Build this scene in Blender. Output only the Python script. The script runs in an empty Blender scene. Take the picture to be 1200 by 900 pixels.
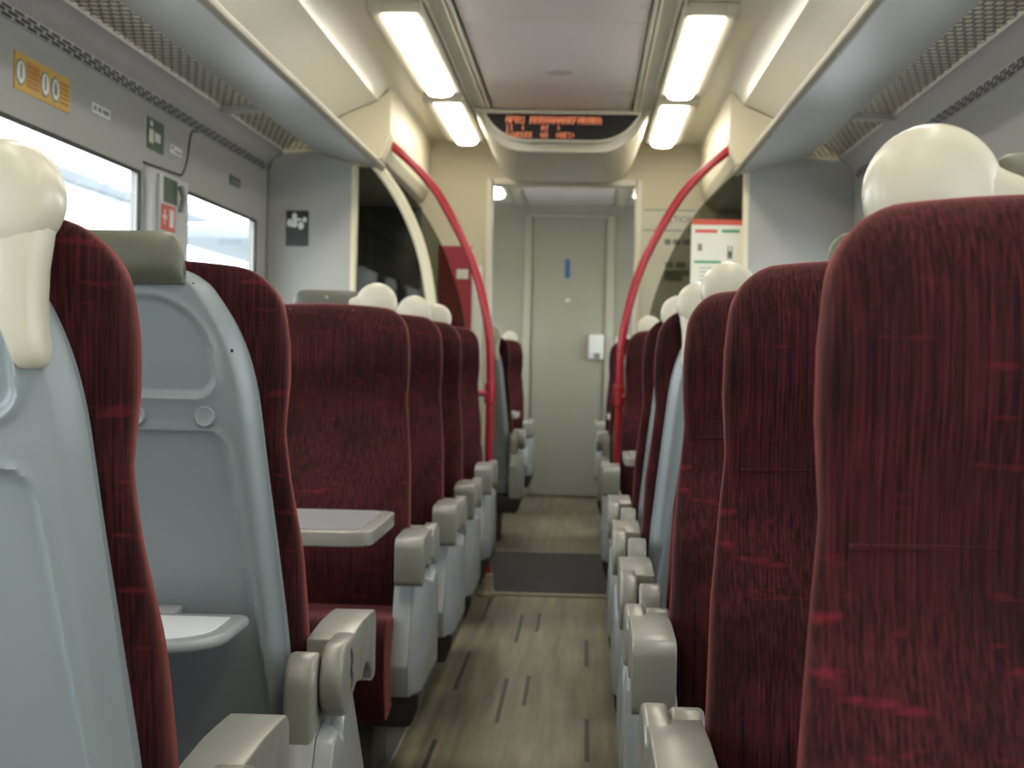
import bpy, bmesh, math, random
import numpy as np
from mathutils import Vector, Matrix
random.seed(7)
sc = bpy.context.scene
COL = sc.collection
PI = math.pi

# ------------------------------------------------------------------ materials
def nmat(name):
    m = bpy.data.materials.new(name); m.use_nodes = True
    nt = m.node_tree
    return m, nt, nt.nodes['Principled BSDF'], nt.nodes, nt.links
def N(nt, typ, **kw):
    n = nt.nodes.new(typ)
    for k, v in kw.items():
        if k in n.inputs: n.inputs[k].default_value = v
        else: setattr(n, k, v)
    return n
def plastic(name, col, rough=.4, var=.06, bump=.0, scale=40, metallic=0, spec=.5):
    m, nt, b, nd, lk = nmat(name)
    tc = N(nt, 'ShaderNodeTexCoord')
    no = N(nt, 'ShaderNodeTexNoise', Scale=scale*.12, Detail=4.0)
    lk.new(tc.outputs['Object'], no.inputs['Vector'])
    mx = N(nt, 'ShaderNodeMix', data_type='RGBA')
    mx.inputs[6].default_value = (*[c*(1-var) for c in col], 1)
    mx.inputs[7].default_value = (*[min(1, c*(1+var)) for c in col], 1)
    lk.new(no.outputs['Fac'], mx.inputs[0]); lk.new(mx.outputs[2], b.inputs['Base Color'])
    b.inputs['Roughness'].default_value = rough; b.inputs['Metallic'].default_value = metallic
    b.inputs['Specular IOR Level'].default_value = spec
    if bump:
        n2 = N(nt, 'ShaderNodeTexNoise', Scale=scale*20.0, Detail=2.0)
        lk.new(tc.outputs['Object'], n2.inputs['Vector'])
        bp = N(nt, 'ShaderNodeBump', Strength=bump, Distance=.001)
        lk.new(n2.outputs['Fac'], bp.inputs['Height']); lk.new(bp.outputs['Normal'], b.inputs['Normal'])
    return m
def emit(name, col, s):
    m = bpy.data.materials.new(name); m.use_nodes = True; nt = m.node_tree
    nt.nodes.remove(nt.nodes['Principled BSDF'])
    e = N(nt, 'ShaderNodeEmission', Color=(*col, 1), Strength=s)
    nt.links.new(e.outputs[0], nt.nodes['Material Output'].inputs[0])
    return m
def glassmat(name, tint, gloss=.08, rough=.02):
    m = bpy.data.materials.new(name); m.use_nodes = True; nt = m.node_tree
    nt.nodes.remove(nt.nodes['Principled BSDF'])
    t = N(nt, 'ShaderNodeBsdfTransparent', Color=(*tint, 1)); g = N(nt, 'ShaderNodeBsdfGlossy', Roughness=rough)
    lw = N(nt, 'ShaderNodeLayerWeight', Blend=.5); pw = N(nt, 'ShaderNodeMath', operation='POWER'); pw.inputs[1].default_value = 5
    ml = N(nt, 'ShaderNodeMath', operation='MULTIPLY_ADD'); ml.inputs[1].default_value = .5; ml.inputs[2].default_value = gloss*.35; mx = N(nt, 'ShaderNodeMixShader')
    nt.links.new(lw.outputs['Facing'], pw.inputs[0]); nt.links.new(pw.outputs[0], ml.inputs[0]); nt.links.new(ml.outputs[0], mx.inputs[0]); nt.links.new(t.outputs[0], mx.inputs[1]); nt.links.new(g.outputs[0], mx.inputs[2])
    nt.links.new(mx.outputs[0], nt.nodes['Material Output'].inputs[0])
    return m
def fabric_mat():
    m, nt, b, nd, lk = nmat('red_moquette')
    tc = N(nt, 'ShaderNodeTexCoord')
    mp = N(nt, 'ShaderNodeMapping'); mp.inputs['Scale'].default_value = (260, 90, 4)
    lk.new(tc.outputs['Object'], mp.inputs['Vector'])
    n1 = N(nt, 'ShaderNodeTexNoise', Scale=1.0, Detail=5.0, Roughness=.65); lk.new(mp.outputs[0], n1.inputs['Vector'])
    cr = N(nt, 'ShaderNodeValToRGB')
    cr.color_ramp.elements[0].position = .34; cr.color_ramp.elements[0].color = (.008, .0016, .0022, 1)
    cr.color_ramp.elements[1].position = .70; cr.color_ramp.elements[1].color = (.066, .0105, .0130, 1)
    lk.new(n1.outputs['Fac'], cr.inputs['Fac'])
    wv = N(nt, 'ShaderNodeTexWave', Scale=58.0, Distortion=4.5, Detail=3.0); wv.inputs['Detail Scale'].default_value = .12
    mpw = N(nt, 'ShaderNodeMapping'); mpw.inputs['Scale'].default_value = (1, .25, .12)
    lk.new(tc.outputs['Object'], mpw.inputs['Vector']); lk.new(mpw.outputs[0], wv.inputs['Vector'])
    mw = N(nt, 'ShaderNodeMapRange'); mw.inputs['To Min'].default_value = .80; mw.inputs['To Max'].default_value = 1.10
    lk.new(wv.outputs['Fac'], mw.inputs['Value'])
    mulw = N(nt, 'ShaderNodeMix', data_type='RGBA', blend_type='MULTIPLY'); mulw.inputs[0].default_value = 1
    lk.new(cr.outputs[0], mulw.inputs[6]); lk.new(mw.outputs[0], mulw.inputs[7])
    # broad patches of brushed pile
    n3 = N(nt, 'ShaderNodeTexNoise', Scale=7.0, Detail=3.0); lk.new(tc.outputs['Object'], n3.inputs['Vector'])
    mr = N(nt, 'ShaderNodeMapRange'); mr.inputs['From Min'].default_value = .3; mr.inputs['From Max'].default_value = .7
    mr.inputs['To Min'].default_value = .5; mr.inputs['To Max'].default_value = 1.4
    lk.new(n3.outputs['Fac'], mr.inputs['Value'])
    mul = N(nt, 'ShaderNodeMix', data_type='RGBA', blend_type='MULTIPLY'); mul.inputs[0].default_value = 1
    lk.new(mulw.outputs[2], mul.inputs[6]); lk.new(mr.outputs[0], mul.inputs[7])
    # woven red dashes
    mp2 = N(nt, 'ShaderNodeMapping'); mp2.inputs['Scale'].default_value = (15, 8, 60)
    lk.new(tc.outputs['Object'], mp2.inputs['Vector'])
    n2 = N(nt, 'ShaderNodeTexNoise', Scale=1.0, Detail=2.0); lk.new(mp2.outputs[0], n2.inputs['Vector'])
    c2 = N(nt, 'ShaderNodeValToRGB')
    c2.color_ramp.elements[0].position = .64; c2.color_ramp.elements[0].color = (0, 0, 0, 1)
    c2.color_ramp.elements[1].position = .86; c2.color_ramp.elements[1].color = (.7, .7, .7, 1)
    lk.new(n2.outputs['Fac'], c2.inputs['Fac'])
    mx = N(nt, 'ShaderNodeMix', data_type='RGBA'); mx.inputs[7].default_value = (.20, .014, .025, 1)
    lk.new(c2.outputs[0], mx.inputs[0]); lk.new(mul.outputs[2], mx.inputs[6])
    lk.new(mx.outputs[2], b.inputs['Base Color'])
    b.inputs['Roughness'].default_value = .85; b.inputs['Specular IOR Level'].default_value = .15
    b.inputs['Sheen Weight'].default_value = .46; b.inputs['Sheen Roughness'].default_value = .35
    b.inputs['Sheen Tint'].default_value = (.90, .27, .26, 1)
    bp = N(nt, 'ShaderNodeBump', Strength=.35, Distance=.002)
    lk.new(n1.outputs['Fac'], bp.inputs['Height']); lk.new(bp.outputs[0], b.inputs['Normal'])
    return m
def floor_mat():
    m, nt, b, nd, lk = nmat('wood_effect_lino')
    tc = N(nt, 'ShaderNodeTexCoord')
    mp = N(nt, 'ShaderNodeMapping'); mp.inputs['Scale'].default_value = (26, 1.1, 1)
    lk.new(tc.outputs['Object'], mp.inputs['Vector'])
    n1 = N(nt, 'ShaderNodeTexNoise', Scale=1.0, Detail=6.0, Roughness=.6); lk.new(mp.outputs[0], n1.inputs['Vector'])
    cr = N(nt, 'ShaderNodeValToRGB')
    e = cr.color_ramp.elements
    e[0].position = .3; e[0].color = (.075, .068, .052, 1); e[1].position = .72; e[1].color = (.235, .205, .135, 1)
    x = e.new(.5); x.color = (.15, .132, .088, 1)
    lk.new(n1.outputs['Fac'], cr.inputs['Fac'])
    n2 = N(nt, 'ShaderNodeTexNoise', Scale=2.2, Detail=3.0); lk.new(tc.outputs['Object'], n2.inputs['Vector'])
    mr = N(nt, 'ShaderNodeMapRange'); mr.inputs['From Min'].default_value = .3; mr.inputs['From Max'].default_value = .7
    mr.inputs['To Min'].default_value = .75; mr.inputs['To Max'].default_value = 1.2
    lk.new(n2.outputs['Fac'], mr.inputs['Value'])
    mul = N(nt, 'ShaderNodeMix', data_type='RGBA', blend_type='MULTIPLY'); mul.inputs[0].default_value = 1
    lk.new(cr.outputs[0], mul.inputs[6]); lk.new(mr.outputs[0], mul.inputs[7])
    lk.new(mul.outputs[2], b.inputs['Base Color'])
    b.inputs['Roughness'].default_value = .38; b.inputs['Specular IOR Level'].default_value = .4
    return m

M = dict(
    fabric=fabric_mat(), floor=floor_mat(),
    shell=plastic('grey_seat_shell', (.235, .268, .28), .34, .05, .12),
    arm=plastic('grey_armrest', (.225, .222, .195), .28, .08, .05),
    panel=plastic('pale_grey_panel', (.27, .285, .285), .30, .06, .05),
    cream=plastic('cream_handle', (.54, .51, .41), .25, .02),
    olive=plastic('olive_grey_headrest', (.088, .090, .066), .42, .05, .1),
    black=plastic('black_rubber', (.018, .018, .018), .5, .2),
    dark=plastic('dark_kick_plate', (.035, .035, .035), .5, .2),
    ceil=plastic('cream_ceiling_plastic', (.79, .76, .645), .28, .02),
    wallcream=plastic('cream_wall_panel', (.72, .67, .49), .45, .02),
    wall=plastic('grey_wall_panel', (.39, .382, .355), .45, .03),
    rack=plastic('rack_grey', (.37, .365, .345), .35, .03),
    lip=plastic('rack_lip', (.27, .255, .20), .5, .03),
    mesh=plastic('rack_mesh_metal', (.07, .062, .048), .4, .05),
    centre=plastic('mauve_grey_ceiling_panel', (.62, .565, .545), .38, .02),
    frame=plastic('light_frame_grey', (.58, .555, .45), .4, .04),
    vent=plastic('vent_grey', (.58, .55, .44), .45, .05),
    red=plastic('red_rail_paint', (.42, .022, .035), .28, .04),
    redsign=plastic('red_sign_vinyl', (.36, .03, .05), .4, .04),
    orange=plastic('orange_red_vinyl', (.60, .10, .06), .4, .04),
    white=plastic('white_vinyl', (.78, .78, .74), .4, .02),
    tray=plastic('white_tray_laminate', (.70, .71, .74), .3, .02),
    table=plastic('grey_table_laminate', (.26, .257, .265), .3, .04),
    metal=plastic('pale_table_edge', (.31, .30, .27), .2, .04),
    yellow=plastic('yellow_vinyl', (.62, .37, .07), .4, .06),
    amber=plastic('brown_print', (.40, .19, .04), .5, .05),
    green=plastic('green_vinyl', (.045, .095, .055), .4, .08),
    green2=plastic('bright_green_print', (.06, .30, .14), .4, .05),
    paper=plastic('paper', (.74, .73, .62), .5, .02),
    print_=plastic('grey_print', (.22, .22, .20), .5, .05),
    blue=plastic('blue_vinyl', (.05, .13, .34), .4, .05),
    darkgrey=plastic('dark_poster', (.028, .030, .028), .4, .1),
    mat=plastic('entrance_matting', (.032, .034, .038), .9, .25, .6, 60),
    endwall=plastic('end_wall_laminate', (.345, .335, .265), .45, .03),
    endframe=plastic('end_frame_trim', (.44, .425, .33), .45, .03),
    floorside=plastic('under_seat_lino', (.085, .078, .066), .45, .3, scale=30),
    pillar=plastic('window_pillar_cover', (.56, .56, .55), .4, .02),
    ochre=plastic('ochre_print', (.56, .26, .05), .5, .04),
    smoked=plastic('smoked_black_glass', (.010, .010, .011), .25, .1),
    led=emit('orange_led', (1.0, .30, .14), 1.2),
    diff=emit('light_diffuser', (1.0, .94, .80), 9.0),
    glass=glassmat('window_glass', (.93, .96, .97)),
    tinted=glassmat('tinted_screen_glass', (.50, .51, .46)),
    bldg=plastic('pale_render', (.62, .66, .70), .8, .1),
    brick=plastic('orange_brick', (.62, .36, .24), .8, .1),
    roof=plastic('slate', (.40, .44, .48), .8, .1),
    tarmac=plastic('platform_tarmac', (.45, .45, .44), .9, .1),
)

# ------------------------------------------------------------------ mesh builder
class MB:
    def __init__(s): s.v = []; s.f = []; s.m = []; s.cur = 0
    def add(s, vs, fs):
        o = len(s.v); s.v += [tuple(v) for v in vs]
        for f in fs: s.f.append([o+i for i in f]); s.m.append(s.cur)
        return s
    def bm(s, bm):
        bm.verts.index_update(); vs = [v.co.copy() for v in bm.verts]; fs = [[v.index for v in f.verts] for f in bm.faces]
        bm.free(); return s.add(vs, fs)
    def box(s, x0, x1, y0, y1, z0, z1, bev=0, seg=2):
        bm = bmesh.new(); bmesh.ops.create_cube(bm, size=1)
        for v in bm.verts:
            v.co = Vector(((x0+x1)/2+v.co.x*(x1-x0), (y0+y1)/2+v.co.y*(y1-y0), (z0+z1)/2+v.co.z*(z1-z0)))
        if bev:
            bev = min(bev, .49*min(abs(x1-x0), abs(y1-y0), abs(z1-z0)))
            bmesh.ops.bevel(bm, geom=bm.edges[:], offset=bev, segments=seg, profile=.5, affect='EDGES')
        return s.bm(bm)
    def loft(s, rings, cap=True, closed=True):
        n = len(rings[0]); vs = [p for r in rings for p in r]; fs = []
        for i in range(len(rings)-1):
            for j in range(n if closed else n-1):
                k = (j+1) % n
                fs.append((i*n+j, i*n+k, (i+1)*n+k, (i+1)*n+j))
        if cap: fs.append(tuple(range(n-1, -1, -1))); fs.append(tuple((len(rings)-1)*n+j for j in range(n)))
        return s.add(vs, fs)
    def prism(s, poly, axis, a, b, bev=0, seg=2, poly2=None):
        """polygon in the two other axes, pushed along axis from a to b"""
        def P(u, v, w):
            return {'x': (w, u, v), 'y': (u, w, v), 'z': (u, v, w)}[axis]
        bm = bmesh.new()
        A = [bm.verts.new(P(u, v, a)) for u, v in poly]; B = [bm.verts.new(P(u, v, b)) for u, v in (poly2 or poly)]
        n = len(A); bm.faces.new(A[::-1]); bm.faces.new(B)
        for i in range(n): bm.faces.new((A[i], A[(i+1) % n], B[(i+1) % n], B[i]))
        bmesh.ops.recalc_face_normals(bm, faces=bm.faces[:])
        if bev:
            es = [e for e in bm.edges if (e.calc_face_angle(0) > .5)]
            bmesh.ops.bevel(bm, geom=es, offset=bev, segments=seg, profile=.5, affect='EDGES', clamp_overlap=True)
        return s.bm(bm)
    def tube(s, pts, r, n=14, caps=True):
        pts = [Vector(p) for p in pts]; rings = []
        t0 = (pts[1]-pts[0]).normalized(); up = Vector((0, 1, 0)) if abs(t0.y) < .9 else Vector((1, 0, 0))
        for i, p in enumerate(pts):
            t = (pts[min(i+1, len(pts)-1)]-pts[max(i-1, 0)]).normalized()
            a = t.cross(up).normalized(); b = t.cross(a).normalized()
            rr = r[i] if isinstance(r, (list, tuple)) else r
            rings.append([p+a*math.cos(2*PI*k/n)*rr+b*math.sin(2*PI*k/n)*rr for k in range(n)])
        return s.loft(rings, caps)
    def lathe(s, c, axis, prof, n=32):
        """prof: list of (radius, distance along axis)"""
        rings = []
        for r, h in prof:
            ring = []
            for k in range(n):
                u, v = r*math.cos(2*PI*k/n), r*math.sin(2*PI*k/n)
                d = {'x': (h, u, v), 'y': (u, h, v), 'z': (u, v, h)}[axis]
                ring.append((c[0]+d[0], c[1]+d[1], c[2]+d[2]))
            rings.append(ring)
        return s.loft(rings)
    def quad(s, *p): return s.add(p, [tuple(range(len(p)))])
    def build(s, name, mats, parent=None, smooth=True, ang=40):
        me = bpy.data.meshes.new(name); me.from_pydata(s.v, [], s.f)
        ms = mats if isinstance(mats, (list, tuple)) else [mats]
        for m in ms: me.materials.append(m)
        for p, mi in zip(me.polygons, s.m): p.material_index = mi
        bm = bmesh.new(); bm.from_mesh(me)
        bmesh.ops.recalc_face_normals(bm, faces=bm.faces[:]); bm.to_mesh(me); bm.free()
        if smooth:
            me.polygons.foreach_set('use_smooth', [True]*len(me.polygons))
            try: me.set_sharp_from_angle(angle=math.radians(ang))
            except Exception: pass
        o = bpy.data.objects.new(name, me); COL.objects.link(o)
        if parent: o.parent = parent
        return o
def tag(o, label=None, cat=None, group=None, kind=None):
    if label: o['label'] = label
    if cat: o['category'] = cat
    if group: o['group'] = group
    if kind: o['kind'] = kind
    return o
def empty(name, loc=(0, 0, 0), rz=0):
    o = bpy.data.objects.new(name, None); COL.objects.link(o); o.location = loc; o.rotation_euler = (0, 0, rz)
    o.empty_display_size = .1
    return o
def struct(o): o['kind'] = 'structure'; return o
def copy_tree(o, parent=None, skip=()):
    c = o.copy(); COL.objects.link(c); c.parent = parent
    for ch in [x for x in bpy.data.objects if x.parent == o]:
        if ch.name.split('.')[0] not in skip: copy_tree(ch, c, skip)
    return c
def spline(pts, n):
    """Catmull-Rom through pts"""
    P = [Vector(p) for p in pts]; P = [2*P[0]-P[1]]+P+[2*P[-1]-P[-2]]; out = []
    for i in range(1, len(P)-2):
        for k in range(n):
            t = k/n; a, b, c, d = P[i-1:i+3]
            out.append(.5*((2*b)+(-a+c)*t+(2*a-5*b+4*c-d)*t*t+(-a+3*b-3*c+d)*t**3))
    out.append(P[-2]); return out

# ------------------------------------------------------------------ seats
ZB = [.25, .45, .60, .80, 1.00, 1.24]; YB = [.150, .132, .108, .068, .030, -.004]
def yb(z): return float(np.interp(z, ZB, YB))
zf_ = [.42, .50, .58, .66, .74, .82, .87, .93, 1.00, 1.07, 1.13, 1.19, 1.24]
yf_ = [.222, .240, .246, .240, .220, .184, .148, .118, .120, .138, .141, .124, .102]
_zz = np.linspace(.42, 1.24, 83); _yy = np.interp(_zz, zf_, yf_)
_k = np.ones(9)/9; _yy = np.convolve(np.pad(_yy, 4, mode='edge'), _k, 'valid')
def yf(z): return float(np.interp(z, _zz, _yy))
def wc(z): return float(np.interp(z, [.42, .6, .8, .90, .98, 1.06, 1.12, 1.17, 1.24], [.256, .260, .252, .241, .233, .238, .237, .232, .218]))
WSZ = [.28, .45, .65, .85, 1.05, 1.087, 1.135, 1.17, 1.20, 1.215, 1.2225]
WSW = [.246, .246, .238, .220, .200, .191, .175, .156, .130, .108, .085]
_wz = np.linspace(.28, 1.2225, 190); _ww = np.interp(_wz, WSZ, WSW)
_ws2 = np.convolve(np.pad(_ww, 9, mode='edge'), np.ones(19)/19, 'valid')
_bl = np.clip((1.19-_wz)/.03, 0, 1); _ww = _ww*(1-_bl)+_ws2*_bl
def ws(z): return float(np.interp(z, _wz, _ww))

def sup(w, y0, y1, z, n=44, e=4.2, cx=0, bol=.0):
    ring = []; yc, h = (y0+y1)/2, (y1-y0)/2
    for k in range(n):
        t = 2*PI*k/n; c, s = math.cos(t), math.sin(t)
        x = w*math.copysign(abs(c)**(2/e), c); y = h*math.copysign(abs(s)**(2/3.0), s)
        if s > 0: y += bol*(abs(x)/w)**3
        ring.append((cx+x, yc+y, z))
    return ring
def backrest(cx):
    m = MB(); rings = []
    zs = list(np.linspace(.42, 1.178, 40))
    for i, z in enumerate(zs):
        rings.append(sup(wc(z), yb(z)+.027, yf(z), z, cx=cx, bol=.012))
    r = .055
    for a in np.linspace(.12, 1, 9):
        t = a*PI/2; z = 1.178+r*math.sin(t); d = r*(1-math.cos(t))
        th0, th1 = yb(z)+.027+d*.30, yf(z)-d*.75
        rings.append(sup(wc(z)-d*.95, th0, th1, z, cx=cx, bol=.012*(1-a)))
    for rg in rings:
        for q, (x, y, z) in enumerate(rg):
            if z > 1.0: rg[q] = (x, y, z+((z-1.0)/.24)*(.004-.015*((x-cx)/.21)**2))
    m.loft(rings)
    return m
def seat_cushion(cx):
    m = MB(); rings = []
    prof = [(.205, .245), (.205, .43), (.22, .45), (.30, .445), (.42, .455), (.50, .462), (.545, .452), (.572, .42), (.575, .37), (.560, .29), (.535, .225), (.50, .21)]
    prof = [(p.x, p.y) for p in spline([(a, b, 0) for a, b in prof], 4)]
    for x, sh in [(-.245, .030), (-.243, .012), (-.234, .003), (-.21, 0), (-.1, 0), (.0, 0), (.1, 0), (.21, 0), (.234, .003), (.243, .012), (.245, .030)]:
        cy, cz = .38, .34
        rings.append([(cx+x, cy+(y-cy)*(1-sh*2.2), cz+(z-cz)*(1-sh*3.5)) for y, z in prof])
    m.loft(rings); return m
def rbox_sd(x, z, hw, z0, z1, rt, rb):
    zc, hz = (z0+z1)/2, (z1-z0)/2; r = rt if z > zc else rb
    qx, qz = abs(x)-(hw-r), abs(z-zc)-(hz-r)
    return min(max(qx, qz), 0)+math.hypot(max(qx, 0), max(qz, 0))-r
def sst(a, b, x):
    t = min(1, max(0, (x-a)/(b-a))); return t*t*(3-2*t)
def back_shell(cx):
    m = MB(); zs = list(np.linspace(.28, 1.02, 120))+list(np.linspace(1.024, 1.19, 60))+list(np.linspace(1.194, 1.2225, 9))
    us = list(np.linspace(-1, 1, 121)); rows = []
    for i, z in enumerate(zs):
        w = ws(z); row = []
        for u in us:
            x = u*w; ed = min(w-abs(x), (1.2225-z)*1.6)
            y = yb(z)+.022*(1-sst(0, .026, ed))
            d1 = rbox_sd(x, z, .142-(z-1.04)*.10, 1.035, 1.178, .088, .030)
            d2 = rbox_sd(x, z, .152+(.98-z)*.14, .34, .98, .030, .03)
            y += .007*(1-sst(-.006, .006, d1)) - .0055*math.exp(-(max(d1-.004, -.02)/.007)**2)*(1-.65*sst(1.07, 1.16, z))
            y += .008*(1-sst(-.006, .006, d2)) - .0035*math.exp(-((d2-.004)/.006)**2)
            row.append((cx+x, y, z))
        a, b = row[0], row[-1]
        row = [(a[0], a[1]+.05, z)]+row+[(b[0], b[1]+.05, z)]
        rows.append(row)
    rows.append([(p[0], p[1]+.05, p[2]-.004) for p in rows[-1]])
    n = len(rows[0]); vs = [p for r in rows for p in r]
    fs = [(i*n+j, i*n+j+1, (i+1)*n+j+1, (i+1)*n+j) for i in range(len(rows)-1) for j in range(n-1)]
    m.add(vs, fs); return m
def headrest_cap(cx, a):
    m = MB(); rings = []
    for z, w, y0, y1 in [(1.198, .102, -.010, .030), (1.207, .101, -.016, .030), (1.21, .100, -.019, .030), (1.226, .0985, -.021, .030),
                         (1.242, .095, -.020, .029), (1.259, .091, -.016, .027), (1.268, .084, -.010, .023), (1.2735, .075, -.002, .018), (1.275, .06, .004, .014)]:
        rings.append(sup(w, y0, y1, z, n=40, e=7, cx=cx))
    m.loft(rings); return m
def grab_handle(a):
    m = MB(); c = (.1345*a, .010, 1.241)
    m.lathe(c, 'y', [(.001, -.0315), (.025, -.031), (.040, -.0295), (.0475, -.0265), (.0525, -.021), (.0555, -.012), (.0560, -.002), (.0555, .008), (.0525, .017), (.047, .0225), (.039, .025), (.001, .027)], 40)
    # tail running down the shell edge
    rings = []
    for z, x0, x1, y0, y1 in [(1.252, .100, .180, -.014, .030), (1.230, .094, .184, -.017, .030), (1.205, .095, .181, -.0195, .03), (1.175, .108, .176, -.0195, .032), (1.145, .122, .174, -.018, .034),
                             (1.115, .135, .175, -.016, .036), (1.098, .142, .1775, -.0145, .036), (1.088, .145, .176, -.011, .034), (1.082, .150, .172, -.005, .028), (1.080, .156, .166, .0, .02)]:
        cx, w = (x0+x1)/2*a, (x1-x0)/2
        rings.append(sup(w, y0, y1, z, n=28, e=3.4, cx=cx))
    m.loft(rings)
    # fin sloping down towards the headrest cap
    rings = []
    for x, z0, z1 in [(.150, 1.20, 1.285), (.122, 1.20, 1.291), (.111, 1.20, 1.284), (.101, 1.20, 1.2755), (.092, 1.202, 1.2685), (.084, 1.205, 1.2625), (.077, 1.206, 1.2590), (.070, 1.207, 1.2570), (.064, 1.208, 1.2545), (.061, 1.214, 1.249)]:
        zc, h = (z0+z1)/2, (z1-z0)/2
        rings.append([(x*a, .010+.024*math.copysign(abs(math.cos(t))**.6, math.cos(t)), zc+h*math.copysign(abs(math.sin(t))**.6, math.sin(t))) for t in [2*PI*k/28 for k in range(28)]])
    m.loft(rings); return m
def arc(cx, cy, r, a0, a1, n):
    return [(cx+r*math.cos(math.radians(a0+(a1-a0)*i/n)), cy+r*math.sin(math.radians(a0+(a1-a0)*i/n))) for i in range(n+1)]
def armrest(a):
    m = MB()
    front = [(.16, .655), (.30, .662), (.40, .660)]+arc(.432, .632, .026, 85, 0, 6)+arc(.440, .556, .018, -5, -90, 4)+[(.410, .538)]+arc(.345, .505, .078, 30, 130, 8)+[(.22, .575), (.16, .60)]
    m.prism(front, 'x', .260*a, .330*a, .010, 3)
    hub = arc(.105, .605, .056, 90, 292, 20)+[(.19, .572), (.24, .585), (.25, .645), (.19, .661)]
    m.prism(hub, 'x', .299*a, .334*a, .007, 3)
    return m
def arm_post(a):
    m = MB()
    poly = [(.022, .20)]+arc(.075, .597, .053, 180, 60, 8)+[(.145, .62), (.150, .56), (.165, .50), (.22, .47), (.24, .2)]
    m.prism(poly, 'x', .250*a, .2965*a, .008, 3)
    return m
def side_panel(a):
    inner = [(-.03, .265), (-.02, .46), (.03, .535), (.10, .545), (.16, .52), (.25, .525), (.335, .555), (.375, .54), (.478, .345), (.462, .265)]
    outer = [(-.02, .27), (-.01, .45), (.03, .522), (.075, .53), (.10, .515), (.115, .507), (.13, .50), (.155, .485), (.410, .345), (.385, .27)]
    m = MB(); m.prism(inner, 'x', .252*a, .300*a, .005, 2)
    m.prism(inner, 'x', .300*a, .327*a, .004, 2, poly2=outer); return m
def kick(a):
    m = MB(); rings = []
    for z, x0, x1, y0, y1 in [(.270, .10, .3255, -.02, .44), (.235, .10, .322, -.02, .43), (.185, .08, .302, .0, .41), (.178, .08, .29, .01, .40)]:
        rings.append([(x0*a, y0, z), (x1*a, y0, z), (x1*a, y1, z), (x0*a, y1, z)])
    m.loft(rings); 
    m.box(min(.06*a, .2*a), max(.06*a, .2*a), .06, .34, 0, .2, .01)
    m.box(-.73*a if a > 0 else .06, -.06 if a > 0 else .73, .10, .36, .20, .235, .008)
    m.box(min(-.69*a, -.60*a), max(-.69*a, -.60*a), .10, .34, 0, .22, .01)
    return m
def make_seat(a):
    root = empty('train_seat')
    for cx in (0, -.485*a):
        s = back_shell(cx).build('back_shell', M['shell'], root)
        b = backrest(cx).build('backrest', M['fabric'], root)
        pts = [(cx+x, yf(.965)+.0125*(abs(x)/.24)**3-.0012, .965-.012*(x/.24)*0) for x in np.linspace(-.215, .215, 24)]
        MB().tube(pts, .0015, 8).build('seam', M['fabric'], b)
        seat_cushion(cx).build('seat_cushion', M['fabric'], root)
        h = headrest_cap(cx, a).build('headrest_cap', M['olive'], root)
        MB().lathe((cx, .0285, 1.2535), 'y', [(.001, .006), (.004, .006), (.0055, .003), (.0055, -.003)], 14).build('screw', M['metal'], h)
    for bx in (.126, .022):
        MB().lathe((bx*a, yb(1.004), 1.004), 'y', [(.001, -.0045), (.0115, -.0045), (.0135, -.0055), (.0150, -.0045), (.0158, -.001), (.0158, .01)], 28).build('button', M['shell'], root)
    for hx, hz in ((.110, 1.198), (.166, 1.102)):
        MB().lathe((hx*a, yb(hz)+.006, hz), 'y', [(.001, -.003), (.002, -.003), (.0032, -.001), (.0032, .006)], 12).build('fixing_screw', M['black'], root)
    grab_handle(a).build('grab_handle', M['cream'], root)['label'] = 'cream plastic grab handle on the aisle shoulder'
    ar = armrest(a).build('armrest', M['arm'], root)
    arm_post(a).build('armrest_post', M['arm'], root)
    side_panel(a).build('side_panel', M['panel'], root)
    kick(a).build('base_frame', M['dark'], root)
    return root

protoA, protoB = make_seat(1), make_seat(-1)
SEATS = [
 # side, Y, faces away?, handle, label
 (-1, 1.44, 1, 1, 'red double seat cut by the left picture edge, cream handle on its grey back'),
 (-1, 2.24, 1, 0, 'red double seat whose grey back carries an opened white tray'),
 (-1, 4.23, 0, 1, 'red double seat facing us just behind the pale bay table on the left'),
 (-1, 5.06, 0, 1, 'red double seat facing us, first behind the one at the left bay table'),
 (-1, 5.83, 0, 1, 'red double seat facing us, second behind the one at the left bay table'),
 (-1, 6.84, 0, 0, 'red double seat facing us in front of the left glass screen, last of its row'),
 (1, 1.29, 0, 1, 'largest red double seat facing us, cut by the right picture edge under a cream handle'),
 (1, 2.09, 0, 0, 'red double seat facing us right behind the nearest one on the right'),
 (1, 2.90, 0, 0, 'third red double seat facing us on the right, back to back with a grey-backed one'),
 (1, 3.06, 1, 1, 'right-hand double seat turned away, back to back with the third red seat facing us'),
 (1, 3.86, 1, 1, 'right-hand double seat turned away, the middle one of three, with cream handle'),
 (1, 4.66, 1, 1, 'right-hand double seat turned away, just before the small white table by the rail'),
 (1, 6.84, 0, 1, 'red double seat facing us behind the table, in front of the right red rail'),
 (-1, 9.20, 1, 1, 'far double seat with grey back just through the doorway, left of the aisle'),
 (-1, 11.40, 0, 1, 'far red double seat facing us against the end wall, left of the grey door'),
 (1, 9.20, 1, 0, 'far double seat with grey back just through the doorway, right of the aisle'),
 (1, 11.40, 0, 1, 'far red double seat facing us against the end wall, under the wall handset'),
]
first = {1: True, -1: True}
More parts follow.
